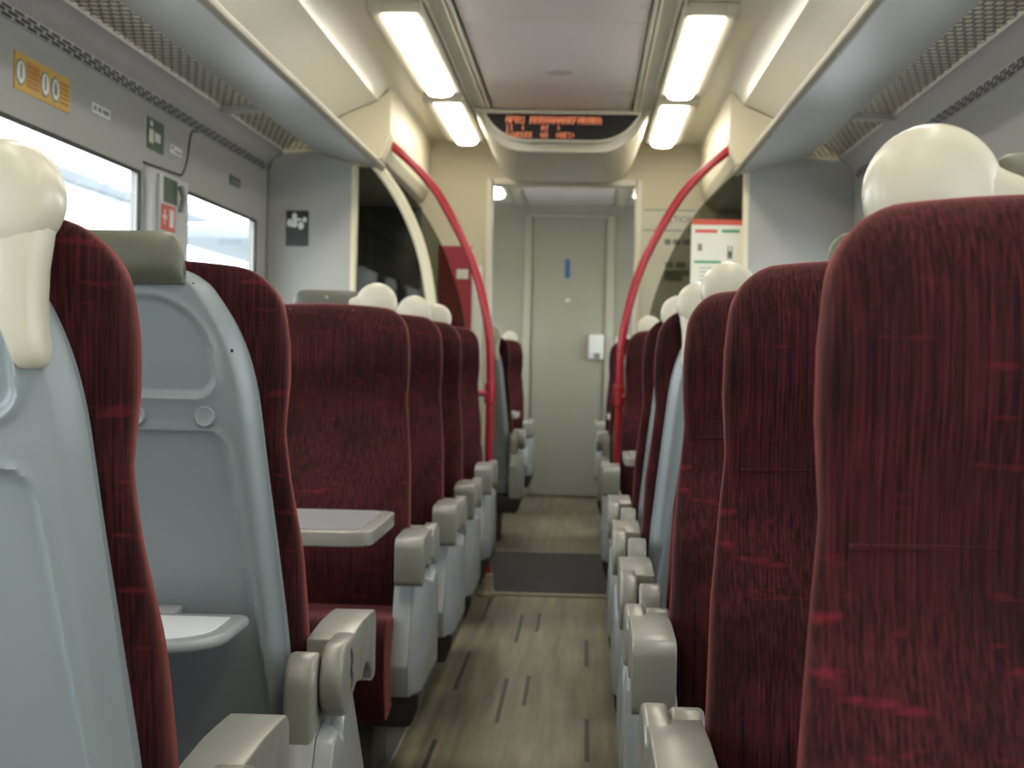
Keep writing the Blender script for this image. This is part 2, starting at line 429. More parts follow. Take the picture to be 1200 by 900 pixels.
for side, y, away, hnd, lab in SEATS:
    a = (1 if away else -1)*(1 if side < 0 else -1)
    pr = protoA if a > 0 else protoB
    skip = (() if hnd else ('grab_handle',)) + (() if (side, y) == (-1, 2.24) else ('button', 'fixing_screw'))
    r = copy_tree(pr, None, skip)
    if side < 0 and not away and y < 8:
        r_x = -.57 if y < 4.5 else -.558
        for ch in r.children:
            if ch.name.split('.')[0] in ('armrest', 'armrest_post', 'side_panel', 'base_frame'): ch.location = (.012, -.02, -.008)
    else: r_x = side*.55
    if (side, y) == (1, 3.06):
        for ch in r.children:
            if ch.name.split('.')[0] in ('backrest', 'back_shell'): ch.location = (.026, 0, 0)
    r.location = (r_x, y, 0); r.rotation_euler = (0, 0, 0 if away else PI)
    tag(r, lab, 'seat', 'red double seats along the aisle')
    if (side, y) == (-1, 2.24): L2 = r
def kill(o):
    for ch in [x for x in bpy.data.objects if x.parent == o]: kill(ch)
    bpy.data.objects.remove(o)
kill(protoA); kill(protoB)
# tray on the back of the second left seat
def rpoly(x0, x1, y0, y1, r00, r10, r11, r01, n=8):
    return arc(x0+r00, y0+r00, r00, 180, 270, n)+arc(x1-r10, y0+r10, r10, 270, 360, n)+arc(x1-r11, y1-r11, r11, 0, 90, n)+arc(x0+r01, y1-r01, r01, 90, 180, n)
tr = MB().prism(rpoly(-.19, .195, -.195, .058, .11, .11, .02, .02), 'z', .691, .708, .007, 3).build('tray_table', M['panel'], L2)
tr['label'] = 'white fold-down tray, opened'
MB().prism(rpoly(-.17, .172, -.172, .020, .095, .095, .004, .004), 'z', .7075, .7095).build('tray_surface', M['tray'], tr)
h = MB(); h.box(.045, .085, .025, .085, .702, .715, .003); h.box(-.14, .035, .045, .075, .700, .713, .003)
h.build('hinge', M['panel'], tr)

ar = [c_ for c_ in L2.children if c_.name.split('.')[0] == 'armrest'][0]
m = MB(); rr = random.Random(3)
for cy, cz, r_ in ((.150, .628, .011), (.143, .612, .010), (.152, .600, .008), (.139, .640, .006), (.146, .585, .005)):
    m.prism([(cy+r_*(.7+.5*rr.random())*math.cos(t), cz+r_*(.8+.7*rr.random())*math.sin(t)) for t in [2*PI*q/9 for q in range(9)]], 'x', .332, .3346)
m.build('worn_patch', M['dark'], ar, smooth=False)
# bay tables
def bay_table(side, y0, y1, label):
    root = empty('bay_table', (side*1.0, (y0+y1)/2, 0)); d = (y1-y0)/2
    i, w = side*(.292-1.0), side*(1.30-1.0); x0, x1 = min(i, w), max(i, w)
    r = (.055, .004, .004, .055) if side > 0 else (.004, .055, .055, .004)
    MB().prism(rpoly(x0, x1, -d, d, *r), 'z', .708, .740, .013, 4).build('table_edge', M['metal'], root)
    r = (.03, .002, .002, .03) if side > 0 else (.002, .03, .03, .002)
    MB().prism(rpoly(x0+.028, x1-.028, -d+.028, d-.028, *r), 'z', .7395, .7415).build('tabletop', M['table'], root)
    b = MB(); wx = sorted((side*.12, side*.3199)); b.prism([(wx[0], .705), (wx[1], .705), (wx[1], .52)] if side > 0 else [(wx[1], .705), (wx[0], .705), (wx[0], .52)], 'y', -.03, .03, .004)
    b.build('wall_bracket', M['panel'], root)
    tag(root, label, 'table', 'tables between facing seats')
bay_table(-1, 3.125, 3.58, 'pale grey bay table with rounded corner beyond the seat with the tray')
bay_table(1, 5.72, 6.18, 'small-looking white edged table in the right row before the red rail')
bay_table(-1, 10.05, 10.50, 'tiny pale table left of the aisle beyond the doorway')
bay_table(1, 10.05, 10.50, 'tiny pale table right of the aisle beyond the doorway')

# ------------------------------------------------------------------ shell of the carriage
Y0, YS, YP, YE = -2.0, 7.0, 8.85, 12.36
f = MB(); f.box(-1.36, 1.36, Y0, YE+.1, -.08, 0)
f.cur = 1
for x, ys, L in [(-.270, 3.77, .65), (-.107, 3.32, .65), (-.034, 3.57, .45), (.165, 4.23, .50)]:
    y = ys-1.33*3
    while y+L < 7.1:
        f.box(x-.007, x+.007, y, y+L, 0, .0008); y += 1.33
f.cur = 2
for s_ in (-1, 1):
    f.box(*sorted((s_*.368, s_*1.319)), Y0, 7.14, 0, .0006)
    f.cur = 3; f.box(*sorted((s_*.362, s_*.368)), Y0, 7.14, 0, .0008); f.cur = 2
struct(f.build('floor', [M['floor'], M['black'], M['floorside'], M['lip']], smooth=False))
# door-mat in the vestibule
o = MB().box(-.96, .96, 7.19, 8.72, .0002, .009, .003).build('entrance_mat', M['mat'])
tag(o, 'dark grey ribbed mat across the vestibule floor', 'mat')
t = MB(); t.box(-.96, .96, 7.15, 7.19, .0002, .010, .003); t.box(-.96, .96, 8.72, 8.76, .0002, .010, .003)
struct(t.build('trim_1', M['lip']))

WIN = [(-1.6, -.2), (.2, 1.6), (2.0, 2.9), (3.1, 5.0), (5.56, 6.78), (9.4, 12.0)]
ZW0, ZW1 = .82, 1.685
def side_wall(side, name):
    m = MB(); X = sorted((side*1.32, side*1.355))
    m.box(X[0], X[1], Y0, YE, 0, ZW0); m.box(X[0], X[1], Y0, YE, ZW1, 2.45)
    ys = [Y0]+[v for w in WIN for v in w]+[YE]
    # exterior doors sit between 7.1 and 8.8
    for i in range(0, len(ys), 2): m.box(X[0], X[1], ys[i], ys[i+1], ZW0, ZW1)
    struct(m.build(name, M['wall'], smooth=False))
side_wall(-1, 'wall_left'); side_wall(1, 'wall_right')
k = 1
for side in (-1, 1):
    for y0, y1 in WIN:
        root = empty('window_%d' % k, (side*1.334, (y0+y1)/2, (ZW0+ZW1)/2)); k += 1; struct(root)
        d, hz = (y1-y0)/2, (ZW1-ZW0)/2
        g = MB(); s = .013
        X = sorted((-side*.0155, -side*.004))
        g.box(X[0], X[1], -d, d, hz-s, hz, .002); g.box(X[0], X[1], -d, d, -hz, -hz+s, .002)
        g.box(X[0], X[1], -d, -d+s, -hz+s, hz-s, .002); g.box(X[0], X[1], d-s, d, -hz+s, hz-s, .002)
        g.build('gasket', M['black'], root)
        MB().box(-.002, .002, -d+s, d-s, -hz+s, hz-s).build('pane', M['glass'], root)
struct(MB().box(-1.4, 1.4, Y0-.1, Y0, 0, 2.45).build('wall_back', M['wallcream']))

# ceiling: cross-section strips run along the carriage
def ceil_profile():
    half = [(.345, 2.335), (.465, 2.335), (.465, 2.325), (.655, 2.325), (.712, 2.325)]
    half += [(.712+.115*math.sin(t), 2.210+.115*math.cos(t)) for t in np.linspace(.15, 1.22, 14)]
    half += [(.85, 2.243), (.92, 2.214), (.988, 2.182), (1.12, 2.110), (1.255, 2.036), (1.33, 2.036)]
    return half
cp = ceil_profile()
def ceiling_mb(y0, y1):
    m = MB()
    for sgn in (-1, 1):
        A = [(sgn*x, y0, z) for x, z in cp]; B = [(sgn*x, y1, z) for x, z in cp]
        n = len(A); m.add(A+B, [(i, i+1, n+i+1, n+i) for i in range(n-1)])
    m.add([(-.345, y0, 2.335), (.345, y0, 2.335), (.345, y1, 2.335), (-.345, y1, 2.335)], [(0, 1, 2, 3)])
    m.box(-1.4, 1.4, y0, y1, 2.46, 2.5)
    return m
c = ceiling_mb(Y0, YE)
# cross seams on the outer strips
struct(c.build('ceiling', M['ceil'], ang=50))
k = 2
for y0, y1 in [(-2, -.05), (-.04, 1.91), (1.92, 3.76), (3.77, 5.645), (5.657, 7.60), (8.97, 10.9), (10.91, 12.36)]:
    p = MB(); p.box(-.335, .335, y0, y1, 2.318, 2.334, .004)
    p.cur = 1
    for sx in (-.31, .31):
        for yy in (y0+.05, y0+.14, y1-.25): p.lathe((sx, yy, 2.318), 'z', [(.006, 0), (.006, -.0015), (.001, -.002)], 10)
    struct(p.build('trim_%d' % k, [M['centre'], M['frame']])); k += 1
o = MB().lathe((.002, 6.59, 2.318), 'z', [(.055, .002), (.055, -.004), (.045, -.010), (.001, -.011)], 32).build('ceiling_sensor', M['rack'])
tag(o, 'small round grey sensor on the central ceiling panel', 'sensor')

# long ventilation grilles beside the central panel
def grille(side, y0, y1, label):
    root = empty('ceiling_vent', (side*.402, y0, 2.32))
    b = MB(); b.box(-.055, .055, 0, y1-y0, .004, .012); b.build('backing', M['dark'], root)
    fr = MB()
    for x in (-.050, -.030, .030, .050): fr.box(x-.006, x+.006, 0, y1-y0, -.012, .004, .002)
    fr.build('frame', M['vent'], root)
    s = MB(); y = .01
    while y < y1-y0-.02: s.box(-.026, .026, y, y+.014, -.008, .004); y += .026
    for x in (-.041, .041): s.box(x-.003, x+.003, 0, y1-y0, -.006, .004)
    s.build('slats', M['vent'], root, smooth=False)
    tag(root, label, 'air vent', 'slotted vents beside the central ceiling panel')
grille(-1, Y0+.02, 7.56, 'long slotted ceiling vent left of the mauve-grey centre panel')
grille(1, Y0+.02, 7.56, 'long slotted ceiling vent right of the mauve-grey centre panel')
grille(-1, 8.98, 12.3, 'far slotted ceiling vent beyond the doorway, left of its centre panel')
grille(1, 8.98, 12.3, 'far slotted ceiling vent beyond the doorway, right of its centre panel')

def light(side, y0, y1, label, power=None):
    root = empty('ceiling_light', (side*.531, (y0+y1)/2, 2.325)); d = (y1-y0)/2
    fr = MB()
    fr.box(-.085, -.062, -d-.04, d+.04, -.045, -.0005, .004); fr.box(.062, .11, -d-.04, d+.04, -.045, -.0005, .006)
    fr.box(-.064, .064, -d-.04, -d, -.045, -.0005, .004); fr.box(-.064, .064, d, d+.04, -.045, -.0005, .004)
    if side < 0:
        fr.v = [(-x, y, z) for x, y, z in fr.v]
    fr.build('frame', M['frame'], root)
    g = MB(); rings = []
    prof = [(-.0615, -.03), (-.059, -.052), (-.050, -.066), (-.03, -.073), (0, -.075), (.03, -.073), (.050, -.066), (.059, -.052), (.0615, -.03)]
    for y, s in [(-d, .55), (-d+.02, .95), (-d+.05, 1), (d-.05, 1), (d-.02, .95), (d, .55)]:
        rings.append([(x, y, -.03+(z+.03)*s) for x, z in prof])
    g.loft(rings, True, True)
    g.build('diffuser', M['diff'], root)
    tag(root, label, 'ceiling light', 'ceiling light panels')
for s, n in ((-1, 'left'), (1, 'right')):
    light(s, 5.36, 6.92, 'long bright ceiling light panel %s of the centre panel, before the display' % n)
    light(s, 7.235, 8.48, 'short bright ceiling light panel beside the %s end of the orange display' % n)
    light(s, 9.6, 11.3, 'far ceiling light panel beyond the doorway, %s side' % n)
    for y0 in (3.36, 1.6, -.15, -1.9):
        light(s, y0, y0+1.56, 'ceiling light panel overhead, %s of the centre panel, outside the picture' % n)

# luggage racks
def rack(side, y0, y1, label):
    root = empty('luggage_rack', (0, y0, 0)); L = y1-y0
    S = lambda poly: [(side*x, z) for x, z in poly]
    MB().prism(S([(.795, 1.935), (1.114, 2.022), (1.114, 2.036), (.795, 1.955)]), 'y', 0, L).build('underside_panel', M['rack'], root)
    lip = MB(); lip.prism(S([(.784, 1.940), (.797, 1.930), (.812, 1.938), (.812, 1.962), (.800, 1.970), (.788, 1.966), (.782, 1.955)]), 'y', 0, L, .004, 3)
    lip.build('front_lip', M['lip'], root)
    # perforated strip
    g = MB(); px, py = .0272, .052; ny = int(L/py)
    z0, z1 = 2.024, 2.025
    for r in range(ny):
        off = (r % 2)*.5*px
        for c_ in range(-1, 5):
            a0 = 1.114+c_*px+off; a1 = a0+px
            h0, h1 = max(a0+.0032, 1.114), min(a1-.0032, 1.250)
            b0, b1 = max(a0, 1.114), min(a1, 1.250)
            if b1-b0 < .004: continue
            ya, yb_ = r*py, (r+1)*py
            ia, ib = ya+.006, yb_-.006
            if h1-h0 < .004:
                g.quad((side*b0, ya, z0), (side*b1, ya, z0), (side*b1, yb_, z0), (side*b0, yb_, z0)); continue
            P = [(b0, ya), (b1, ya), (b1, yb_), (b0, yb_), (h0, ia), (h1, ia), (h1, ib), (h0, ib)]
            V = [(side*x, y, z0) for x, y in P]+[(side*x, y, z1) for x, y in P[4:]]
            g.add(V, [(0, 1, 5, 4), (1, 2, 6, 5), (2, 3, 7, 6), (3, 0, 4, 7), (4, 5, 9, 8), (5, 6, 10, 9), (6, 7, 11, 10), (7, 4, 8, 11)])
    g.build('perforated_strip', M['mesh'], root, smooth=False)
    cv = MB(); cv.prism(S([(1.250, 2.014), (1.262, 2.010), (1.290, 1.985), (1.319, 1.958), (1.3195, 2.02), (1.26, 2.034), (1.250, 2.03)]), 'y', 0, L).build('wall_rail', M['rack'], root)
    for yy in (5.83, 3.4, 1.0):
        if y0 < yy < y1:
            MB().prism(S([(1.108, 2.012), (1.256, 2.004), (1.256, 2.032), (1.108, 2.034)]), 'y', yy-y0-.045, yy-y0+.045, .004).build('bracket', M['rack'], root)
    tag(root, label, 'luggage rack', 'overhead luggage racks')
rack(-1, Y0, YS, 'grey overhead luggage rack with perforated strip above the left windows')
rack(1, Y0, YS, 'grey overhead luggage rack with perforated strip above the right windows')
def wall_slots(side, label):
    m = MB(); y = Y0+.1
    b = sorted((side*1.3195, side*1.316))
    m.box(b[0], b[1], Y0, YS, 1.918, 1.957); m.cur = 1
    b = sorted((side*1.316, side*1.3148)); i = 0
    while y < YS-.1:
        for z, o_ in ((1.926, 0), (1.9375, .045), (1.949, 0)):
            m.box(b[0], b[1], y+o_, y+o_+.064, z-.004, z+.004)
        y += .09
    o = m.build('air_vent', [M['rack'], M['black']], smooth=False)
    tag(o, label, 'air vent', 'slotted air strips under the racks')
wall_slots(-1, 'thin strip of black air slots along the wall above the left windows')
wall_slots(1, 'thin strip of black air slots along the wall above the right windows')

# ------------------------------------------------------------------ vestibule: partitions, screens, rails, portal
def mirror(poly, s): return [(s*x, z) for x, z in poly]
for side, nm in ((-1, 'left'), (1, 'right')):
    xe = .925 if side < 0 else .845
    # solid partition between wall and glass
    m = MB(); m.prism(mirror([(xe, 0), (1.3195, 0), (1.3195, 1.955), (1.26, 2.008), (1.11, 2.020), (xe, 1.965)], side), 'y', YS, YS+.05, .004)
    struct(m.build('wall_partition_%s' % nm, M['wall'], smooth=False))
    # housing above the vestibule, seen above the rack
    prof = [(.762, 2.324), (.765, 2.10), (.775, 2.03), (.80, 1.985), (.86, 1.962), (1.3195, 1.962), (1.3195, 2.034), (1.255, 2.034), (1.12, 2.108), (.988, 2.180), (.92, 2.212), (.835, 2.246), (.79, 2.290)]
    m = MB(); m.prism(mirror(prof, side), 'y', YS+.052, YP-.002, .006, 2)
    m.prism(mirror([(.762, 2.320), (.762, 2.1), (.80, 1.99), (1.0, 2.0), (1.3195, 2.01), (1.3195, 2.032), (1.255, 2.032), (1.12, 2.106), (.988, 2.178), (.92, 2.210), (.835, 2.244), (.79, 2.288)], side), 'y', YS+.001, YS+.052, .004)
    struct(m.build('wall_overhead_%s' % nm, M['wallcream'], smooth=False))
    # draught screen
    root = empty('draught_screen', (0, YS+.06, 0))
    ed = [(.80, 1.955), (.726, 1.886), (.622, 1.769), (.529, 1.613), (.474, 1.478), (.438, 1.365), (.414, 1.248), (.402, 1.10), (.400, .95)]
    edge = [(p.x, p.y) for p in spline([(a, b, 0) for a, b in ed], 5)]
    poly = [(xe, .80), (xe, 1.955)]+edge+[(.40, .80)]
    MB().prism(mirror(poly, side), 'y', -.004, .004).build('glass', M['tinted'], root)
    lowp = [(xe, .06), (xe, .80), (.40, .80)]+[(p.x, p.y) for p in spline([(.40, .80, 0), (.375, .79, 0), (.335, .72, 0), (.318, .60, 0), (.315, .06, 0)], 4)][1:]
    MB().prism(mirror(lowp, side), 'y', -.015, .015, .003).build('lower_panel', M['dark'], root)
    MB().box(*sorted((side*(xe-.012), side*(xe+.012))), -.062, .012, .06, 1.955, .004).build('edge_strip', M['wallcream'], root)
    if side < 0:
        tr_ = spline([(-.871, -.012, 2.010), (-.795, -.012, 1.921), (-.723, -.012, 1.818), (-.658, -.012, 1.691), (-.609, -.012, 1.555), (-.574, -.012, 1.381), (-.556, -.012, 1.20), (-.55, -.012, .95)], 6)
        r_ = MB(); ring = []
        for i, p in enumerate(tr_):
            t = (tr_[min(i+1, len(tr_)-1)]-tr_[max(i-1, 0)]).normalized(); nn = Vector((-t.z, 0, t.x))
            ring.append([p+nn*a_+Vector((0, b_, 0)) for a_, b_ in ((-.024, .008), (-.024, -.006), (-.016, -.014), (.016, -.014), (.024, -.006), (.024, .008))])
        r_.loft(ring); r_.build('curved_trim', M['wallcream'], root)
    tag(root, 'tinted curved glass screen behind the last %s seat' % nm + (' with a cream curved strip' if side < 0 else ' carrying the notice'), 'glass screen', 'glass screens by the doors')
    # red rail
    root = empty('grab_rail', (side*.296, 7.13, 0))
    pts = [(.800, 2.088), (.682, 1.990), (.565, 1.861), (.458, 1.680), (.385, 1.522), (.333, 1.345), (.304, 1.18), (.296, 1.00), (.296, .80), (.296, .09)]
    sp = [(side*(p.x-.296), 0, p.y) for p in spline([(a, b, 0) for a, b in pts], 8)]
    MB().tube(sp, .0195, 18).build('rail', M['red'], root)
    MB().lathe((side*(.803-.296), 0, 2.089), 'x', [(.001, -.012), (.03, -.012), (.034, 0), (.03, .012), (.001, .012)], 20).build('end_flange', M['red'], root)
    MB().lathe((0, 0, .935), 'z', [(.0195, -.05), (.026, -.045), (.026, .045), (.0195, .05)], 20).build('collar', M['red'], root)
    MB().tube([(0, 0, .935), (side*.05, -.02, .935), (side*.10, -.055, .935)], .014, 14).build('crossbar', M['red'], root)
    MB().lathe((0, 0, 0), 'z', [(.05, .001), (.05, .012), (.034, .03), (.030, .10), (.022, .105)], 24).build('foot', M['lip'], root)
    tag(root, 'red curved grab rail dropping to a pole %s of the aisle at the vestibule' % nm, 'grab rail', 'red grab rails')

# portal wall beyond the vestibule
m = MB()
for s in (-1, 1): m.box(*sorted((s*.425, s*1.3195)), YP, YP+.1, 0, 2.34)
m.box(-.425, .425, YP, YP+.1, 2.095, 2.34)
struct(m.build('wall_portal', M['wallcream'], smooth=False))
m = MB()
for s in (-1, 1): m.box(*sorted((s*.405, s*.445)), YP-.025, YP+.12, 0, 2.12, .008)
m.box(-.403, .403, YP-.025, YP+.12, 2.082, 2.12, .006)
struct(m.build('trim_20', M['ceil']))
# dark smoked panel on the left of the portal wall and its post
m = MB(); m.box(-1.318, -.81, YP-.02, YP-.001, .75, 1.95, .004); m.cur = 1
m.box(-1.12, -1.085, YP-.028, YP-.02, .75, 1.95, .003)
o = m.build('smoked_glass_panel', [M['smoked'], M['darkgrey']]); tag(o, 'black smoked glass panel seen through the left screen', 'glass panel')
# exterior doors of the vestibule
for i, s in enumerate((-1, 1)):
    root = empty('door_%d' % (i+1), (s*1.31, 7.95, 0)); struct(root)
    X = sorted((0, -s*.03))
    d = MB(); d.box(X[0], X[1], -.70, -.005, .02, .85, .01); d.box(X[0], X[1], -.70, -.005, 1.75, 1.95, .01)
    d.box(X[0], X[1], -.70, -.58, .85, 1.75); d.box(X[0], X[1], -.12, -.005, .85, 1.75)
    d.box(X[0], X[1], .005, .70, .02, .85, .01); d.box(X[0], X[1], .005, .70, 1.75, 1.95, .01)
    d.box(X[0], X[1], .005, .12, .85, 1.75); d.box(X[0], X[1], .58, .70, .85, 1.75)
    d.build('leaf', M['wall'], root, smooth=False)
    g = MB(); g.box(-s*.012-.002, -s*.012+.002, -.58, -.12, .85, 1.75); g.box(-s*.012-.002, -s*.012+.002, .12, .58, .85, 1.75)
    g.build('pane', M['smoked'], root)
# red notice on the portal wall
m = MB(); m.box(-.712, -.520, YP-.006, YP-.001, .55, 1.732); m.cur = 1; m.box(-.605, -.537, YP-.0075, YP-.006, 1.545, 1.600)
o = m.build('red_sign', [M['redsign'], M['white']], smooth=False); tag(o, 'tall red panel with a small white label beside the left rail', 'sign')
# white post in front of the red panel's edge
struct(MB().box(-.515, -.447, YP-.03, YP-.001, 0, 1.62, .01).build('trim_21', M['white']))

# ------------------------------------------------------------------ writing helper
def text_mesh(txt, size, name, mat, parent, mtx):
    cu = bpy.data.curves.new('txt', 'FONT'); cu.body = txt; cu.size = size; cu.align_x = 'CENTER'; cu.align_y = 'CENTER'; cu.extrude = .0004
    ob = bpy.data.objects.new('txt', cu); COL.objects.link(ob)
    dg = bpy.context.evaluated_depsgraph_get(); me = bpy.data.meshes.new_from_object(ob.evaluated_get(dg)); me.name = name
    bpy.data.objects.remove(ob)
    me.materials.clear(); me.materials.append(mat); me.transform(mtx)
    o = bpy.data.objects.new(name, me); COL.objects.link(o); o.parent = parent
    return o
FACE_US = Matrix.Rotation(PI/2, 4, 'X')             # text read by someone looking along +Y

# right-hand notice on the portal wall
m = MB(); m.box(.447, .76, YP-.005, YP-.001, 1.30, 1.965); m.cur = 1
for z in (1.955, 1.84): m.box(.455, .75, YP-.006, YP-.005, z-.003, z+.003)
for x0, x1, z in [(.575, .61, 1.775), (.622, .665, 1.775), (.675, .72, 1.775), (.58, .625, 1.645), (.64, .70, 1.645), (.575, .72, 1.60), (.575, .68, 1.57)]:
    m.box(x0, x1, YP-.006, YP-.005, z-.016, z+.016)
o = m.build('notice', [M['paper'], M['print_']], smooth=False); tag(o, 'large pale notice with grey words behind the right rail', 'notice')
text_mesh('ACTION', .05, 'lettering', M['print_'], o, Matrix.Translation((.648, YP-.0065, 1.902)) @ FACE_US)

# safety notice on the right glass screen (red header, two columns)
yg = YS+.052
m = MB(); m.box(.605, .835, yg-.003, yg, 1.25, 1.742)
m.cur = 1; m.box(.605, .835, yg-.0042, yg-.003, 1.718, 1.742)
m.box(.622, .722, yg-.0042, yg-.003, 1.682, 1.697)
m.cur = 2; m.box(.742, .822, yg-.0042, yg-.003, 1.684, 1.698); m.box(.62, .74, yg-.0042, yg-.003, 1.545, 1.556)
m.cur = 3
m.box(.635, .655, yg-.0042, yg-.003, 1.60, 1.632); m.box(.770, .776, yg-.0042, yg-.003, 1.57, 1.625); m.box(.785, .791, yg-.0042, yg-.003, 1.57, 1.625); m.box(.770, .791, yg-.0042, yg-.003, 1.567, 1.60)
for i in range(8): m.box(.645, .735, yg-.0042, yg-.003, 1.522-.018*i, 1.5255-.018*i)
o = m.build('safety_notice', [M['paper'], M['orange'], M['green2'], M['print_']], smooth=False)
tag(o, 'white safety notice with red header and green bars on the right glass', 'notice')

# black poster on the left partition
yp = YS
m = MB(); m.box(-1.231, -1.128, yp-.004, yp, 1.587, 1.748); m.cur = 1
for cx, cz, rx, rz in [(-1.192, 1.718, .012, .020), (-1.190, 1.695, .011, .025), (-1.213, 1.692, .014, .018), (-1.163, 1.680, .014, .017), (-1.146, 1.707, .010, .012), (-1.172, 1.707, .014, .006), (-1.196, 1.683, .018, .010)]:
    m.prism([(cx+rx*math.cos(t), cz+rz*math.sin(t)) for t in [2*PI*k_/14 for k_ in range(14)]], 'y', yp-.005-.0002*random.random(), yp-.004)
o = m.build('poster', [M['darkgrey'], M['white']], smooth=False); tag(o, 'small black poster with pale shapes on the left partition', 'poster')

# ------------------------------------------------------------------ LED display housing
DISP = empty('information_display', (0, 7.60, 2.2))
def dring(y, wt, wb, zt, zb, r, dz=0):
    pts = []
    P = [(-wt, zt), (wt, zt), (wb, zb), (-wb, zb)]
    # rounded lower corners by quadratic blends
    n = 8; out = [(-wt, zt), (wt, zt)]
    def blend(a, b, c):
        return [((1-t)**2*a[0]+2*t*(1-t)*b[0]+t*t*c[0], (1-t)**2*a[1]+2*t*(1-t)*b[1]+t*t*c[1]) for t in np.linspace(0, 1, n)]
    def lerp(a, b, t): return (a[0]+(b[0]-a[0])*t, a[1]+(b[1]-a[1])*t)
    k1 = min(.9, r)
    out += blend(lerp(P[1], P[2], 1-k1), P[2], lerp(P[2], P[3], k1*.3)) + blend(lerp(P[3], P[2], k1*.3), P[3], lerp(P[0], P[3], 1-k1))
    return [(x, y-7.60, z-2.2) for x, z in out]
m = MB()
m.loft([dring(7.625, .40, .30, 2.316, 2.128, .8), dring(7.60, .425, .325, 2.318, 2.112, .8), dring(7.59, .43, .33, 2.318, 2.108, .8), dring(7.66, .435, .335, 2.32, 2.098, .8),
        dring(7.75, .435, .345, 2.32, 2.094, .8), dring(8.2, .43, .35, 2.32, 2.098, .7), dring(8.82, .42, .36, 2.322, 2.102, .6)])
m.build('housing', M['ceil'], DISP, ang=60)
m = MB(); m.loft([dring(7.598, .377, .285, 2.293, 2.166, .75), dring(7.586, .377, .285, 2.293, 2.166, .75), dring(7.583, .372, .282, 2.290, 2.168, .75)])
m.build('screen', M['smoked'], DISP)
m = MB(); out = dring(7.592, .392, .297, 2.303, 2.156, .75); inn = dring(7.592, .377, .285, 2.293, 2.166, .75)
n_ = len(out); F = lambda r, dy: [(x, y+dy, z) for x, y, z in r]
vs = F(out, .004)+F(out, -.012)+F(inn, -.012)+F(inn, .004)
m.add(vs, [(q*n_+j, q*n_+(j+1) % n_, (q+1)*n_+(j+1) % n_, (q+1)*n_+j) for q in range(3) for j in range(n_)])
m.build('bezel', M['frame'], DISP, ang=60)
FONT5 = {
 'A': '01110 10001 10001 11111 10001 10001 10001', 'R': '11110 10001 10001 11110 10100 10010 10001', 'P': '11110 10001 10001 11110 10000 10000 10000',
 'U': '10001 10001 10001 10001 10001 10001 01110', 'F': '11111 10000 10000 11110 10000 10000 10000', 'E': '11111 10000 10000 11110 10000 10000 11111',
 'G': '01110 10001 10000 10111 10001 10001 01110', 'O': '01110 10001 10001 10001 10001 10001 01110', 'I': '01110 00100 00100 00100 00100 00100 01110',
 'V': '10001 10001 10001 10001 10001 01010 00100', ':': '00000 01100 01100 00000 01100 01100 00000', 'Y': '10001 10001 01010 00100 00100 00100 00100',
 'W': '10001 10001 10001 10101 10101 11011 10001', 'N': '10001 11001 10101 10011 10001 10001 10001', 'M': '10001 11011 10101 10101 10001 10001 10001', ' ': '00000 00000 00000 00000 00000 00000 00000'}
def led_line(txt, x0, x1, zt, zb, rows=7, frm=0):
    m = MB(); n = len(txt); cw = (x1-x0)/(n*6-1); rh = (zt-zb)/rows
    for i, ch in enumerate(txt):
        for r, row in enumerate(FONT5[ch].split()[frm:frm+rows]):
            for c_, b in enumerate(row):
                if b == '1':
                    x = x0+(i*6+c_+.5)*cw; z = zt-(r+.5)*rh
                    m.box(x-cw*.38, x+cw*.38, -.0185, -.0165, z-2.2-rh*.38, z-2.2+rh*.38)
    m.build('lettering', M['led'], DISP, smooth=False)
led_line('APRU ARRAAAAARFARARA', -.273, .192, 2.279, 2.243)
led_line('II  :    AI  :', -.273, -.005, 2.236, 2.210)
led_line('EYWEEEE  GO  VGEI:', -.273, .066, 2.202, 2.176)
tag(DISP, 'dark oval display with three rows of orange lit letters above the doorway', 'display')

# ------------------------------------------------------------------ far saloon end wall
m = MB()
for s in (-1, 1): m.box(*sorted((s*.36, s*1.32)), YE, YE+.08, 0, 2.34)
m.box(-.36, .36, YE, YE+.08, 2.24, 2.34); m.box(-.36, .36, YE+.06, YE+.08, 0, 2.24)
struct(m.build('wall_end', M['endwall'], smooth=False))
root = empty('door_3', (0, YE, 0)); struct(root)
MB().box(-.300, .290, .005, .05, .01, 2.225, .006).build('leaf', M['endwall'], root)
m = MB(); m.box(-.36, -.302, -.018, .05, 0, 2.24, .006); m.box(.292, .36, -.018, .05, 0, 2.24, .006); m.box(-.302, .292, -.018, .05, 2.226, 2.25, .004)
m.build('frame', M['endframe'], root)
MB().lathe((-.010, -.012, 1.566), 'y', [(.001, -.006), (.018, -.006), (.024, 0), (.024, .017)], 20).build('lock', M['frame'], root)
o = MB().box(-.034, .004, YE-.0015, YE+.004, 1.742, 1.891).build('door_sign', M['blue']); tag(o, 'small blue label on the far grey door', 'sign')
root = empty('wall_handset', (.225, YE, 1.2)); m = MB(); m.box(-.06, .06, -.05, 0.0045, -.10, .10, .012); m.build('body', M['white'], root)
m = MB(); m.box(-.018, .03, -.062, -.048, -.09, -.05, .006); m.build('button', M['print_'], root)
tag(root, 'white wall handset box at the right edge of the far door', 'handset')

# ------------------------------------------------------------------ left wall stickers and fittings
XL = -1.3199
def lsign(name, y0, y1, z0, z1, mats, extra, label, cat, x=XL):
    m = MB(); m.box(x, x+.003, y0, y1, z0, z1)
    for mi, (ya, yb2, za, zb) in extra:
        m.cur = mi; m.box(x+.003, x+.0042, ya, yb2, za, zb)
    o = m.build(name, mats, smooth=False); tag(o, label, cat); return o
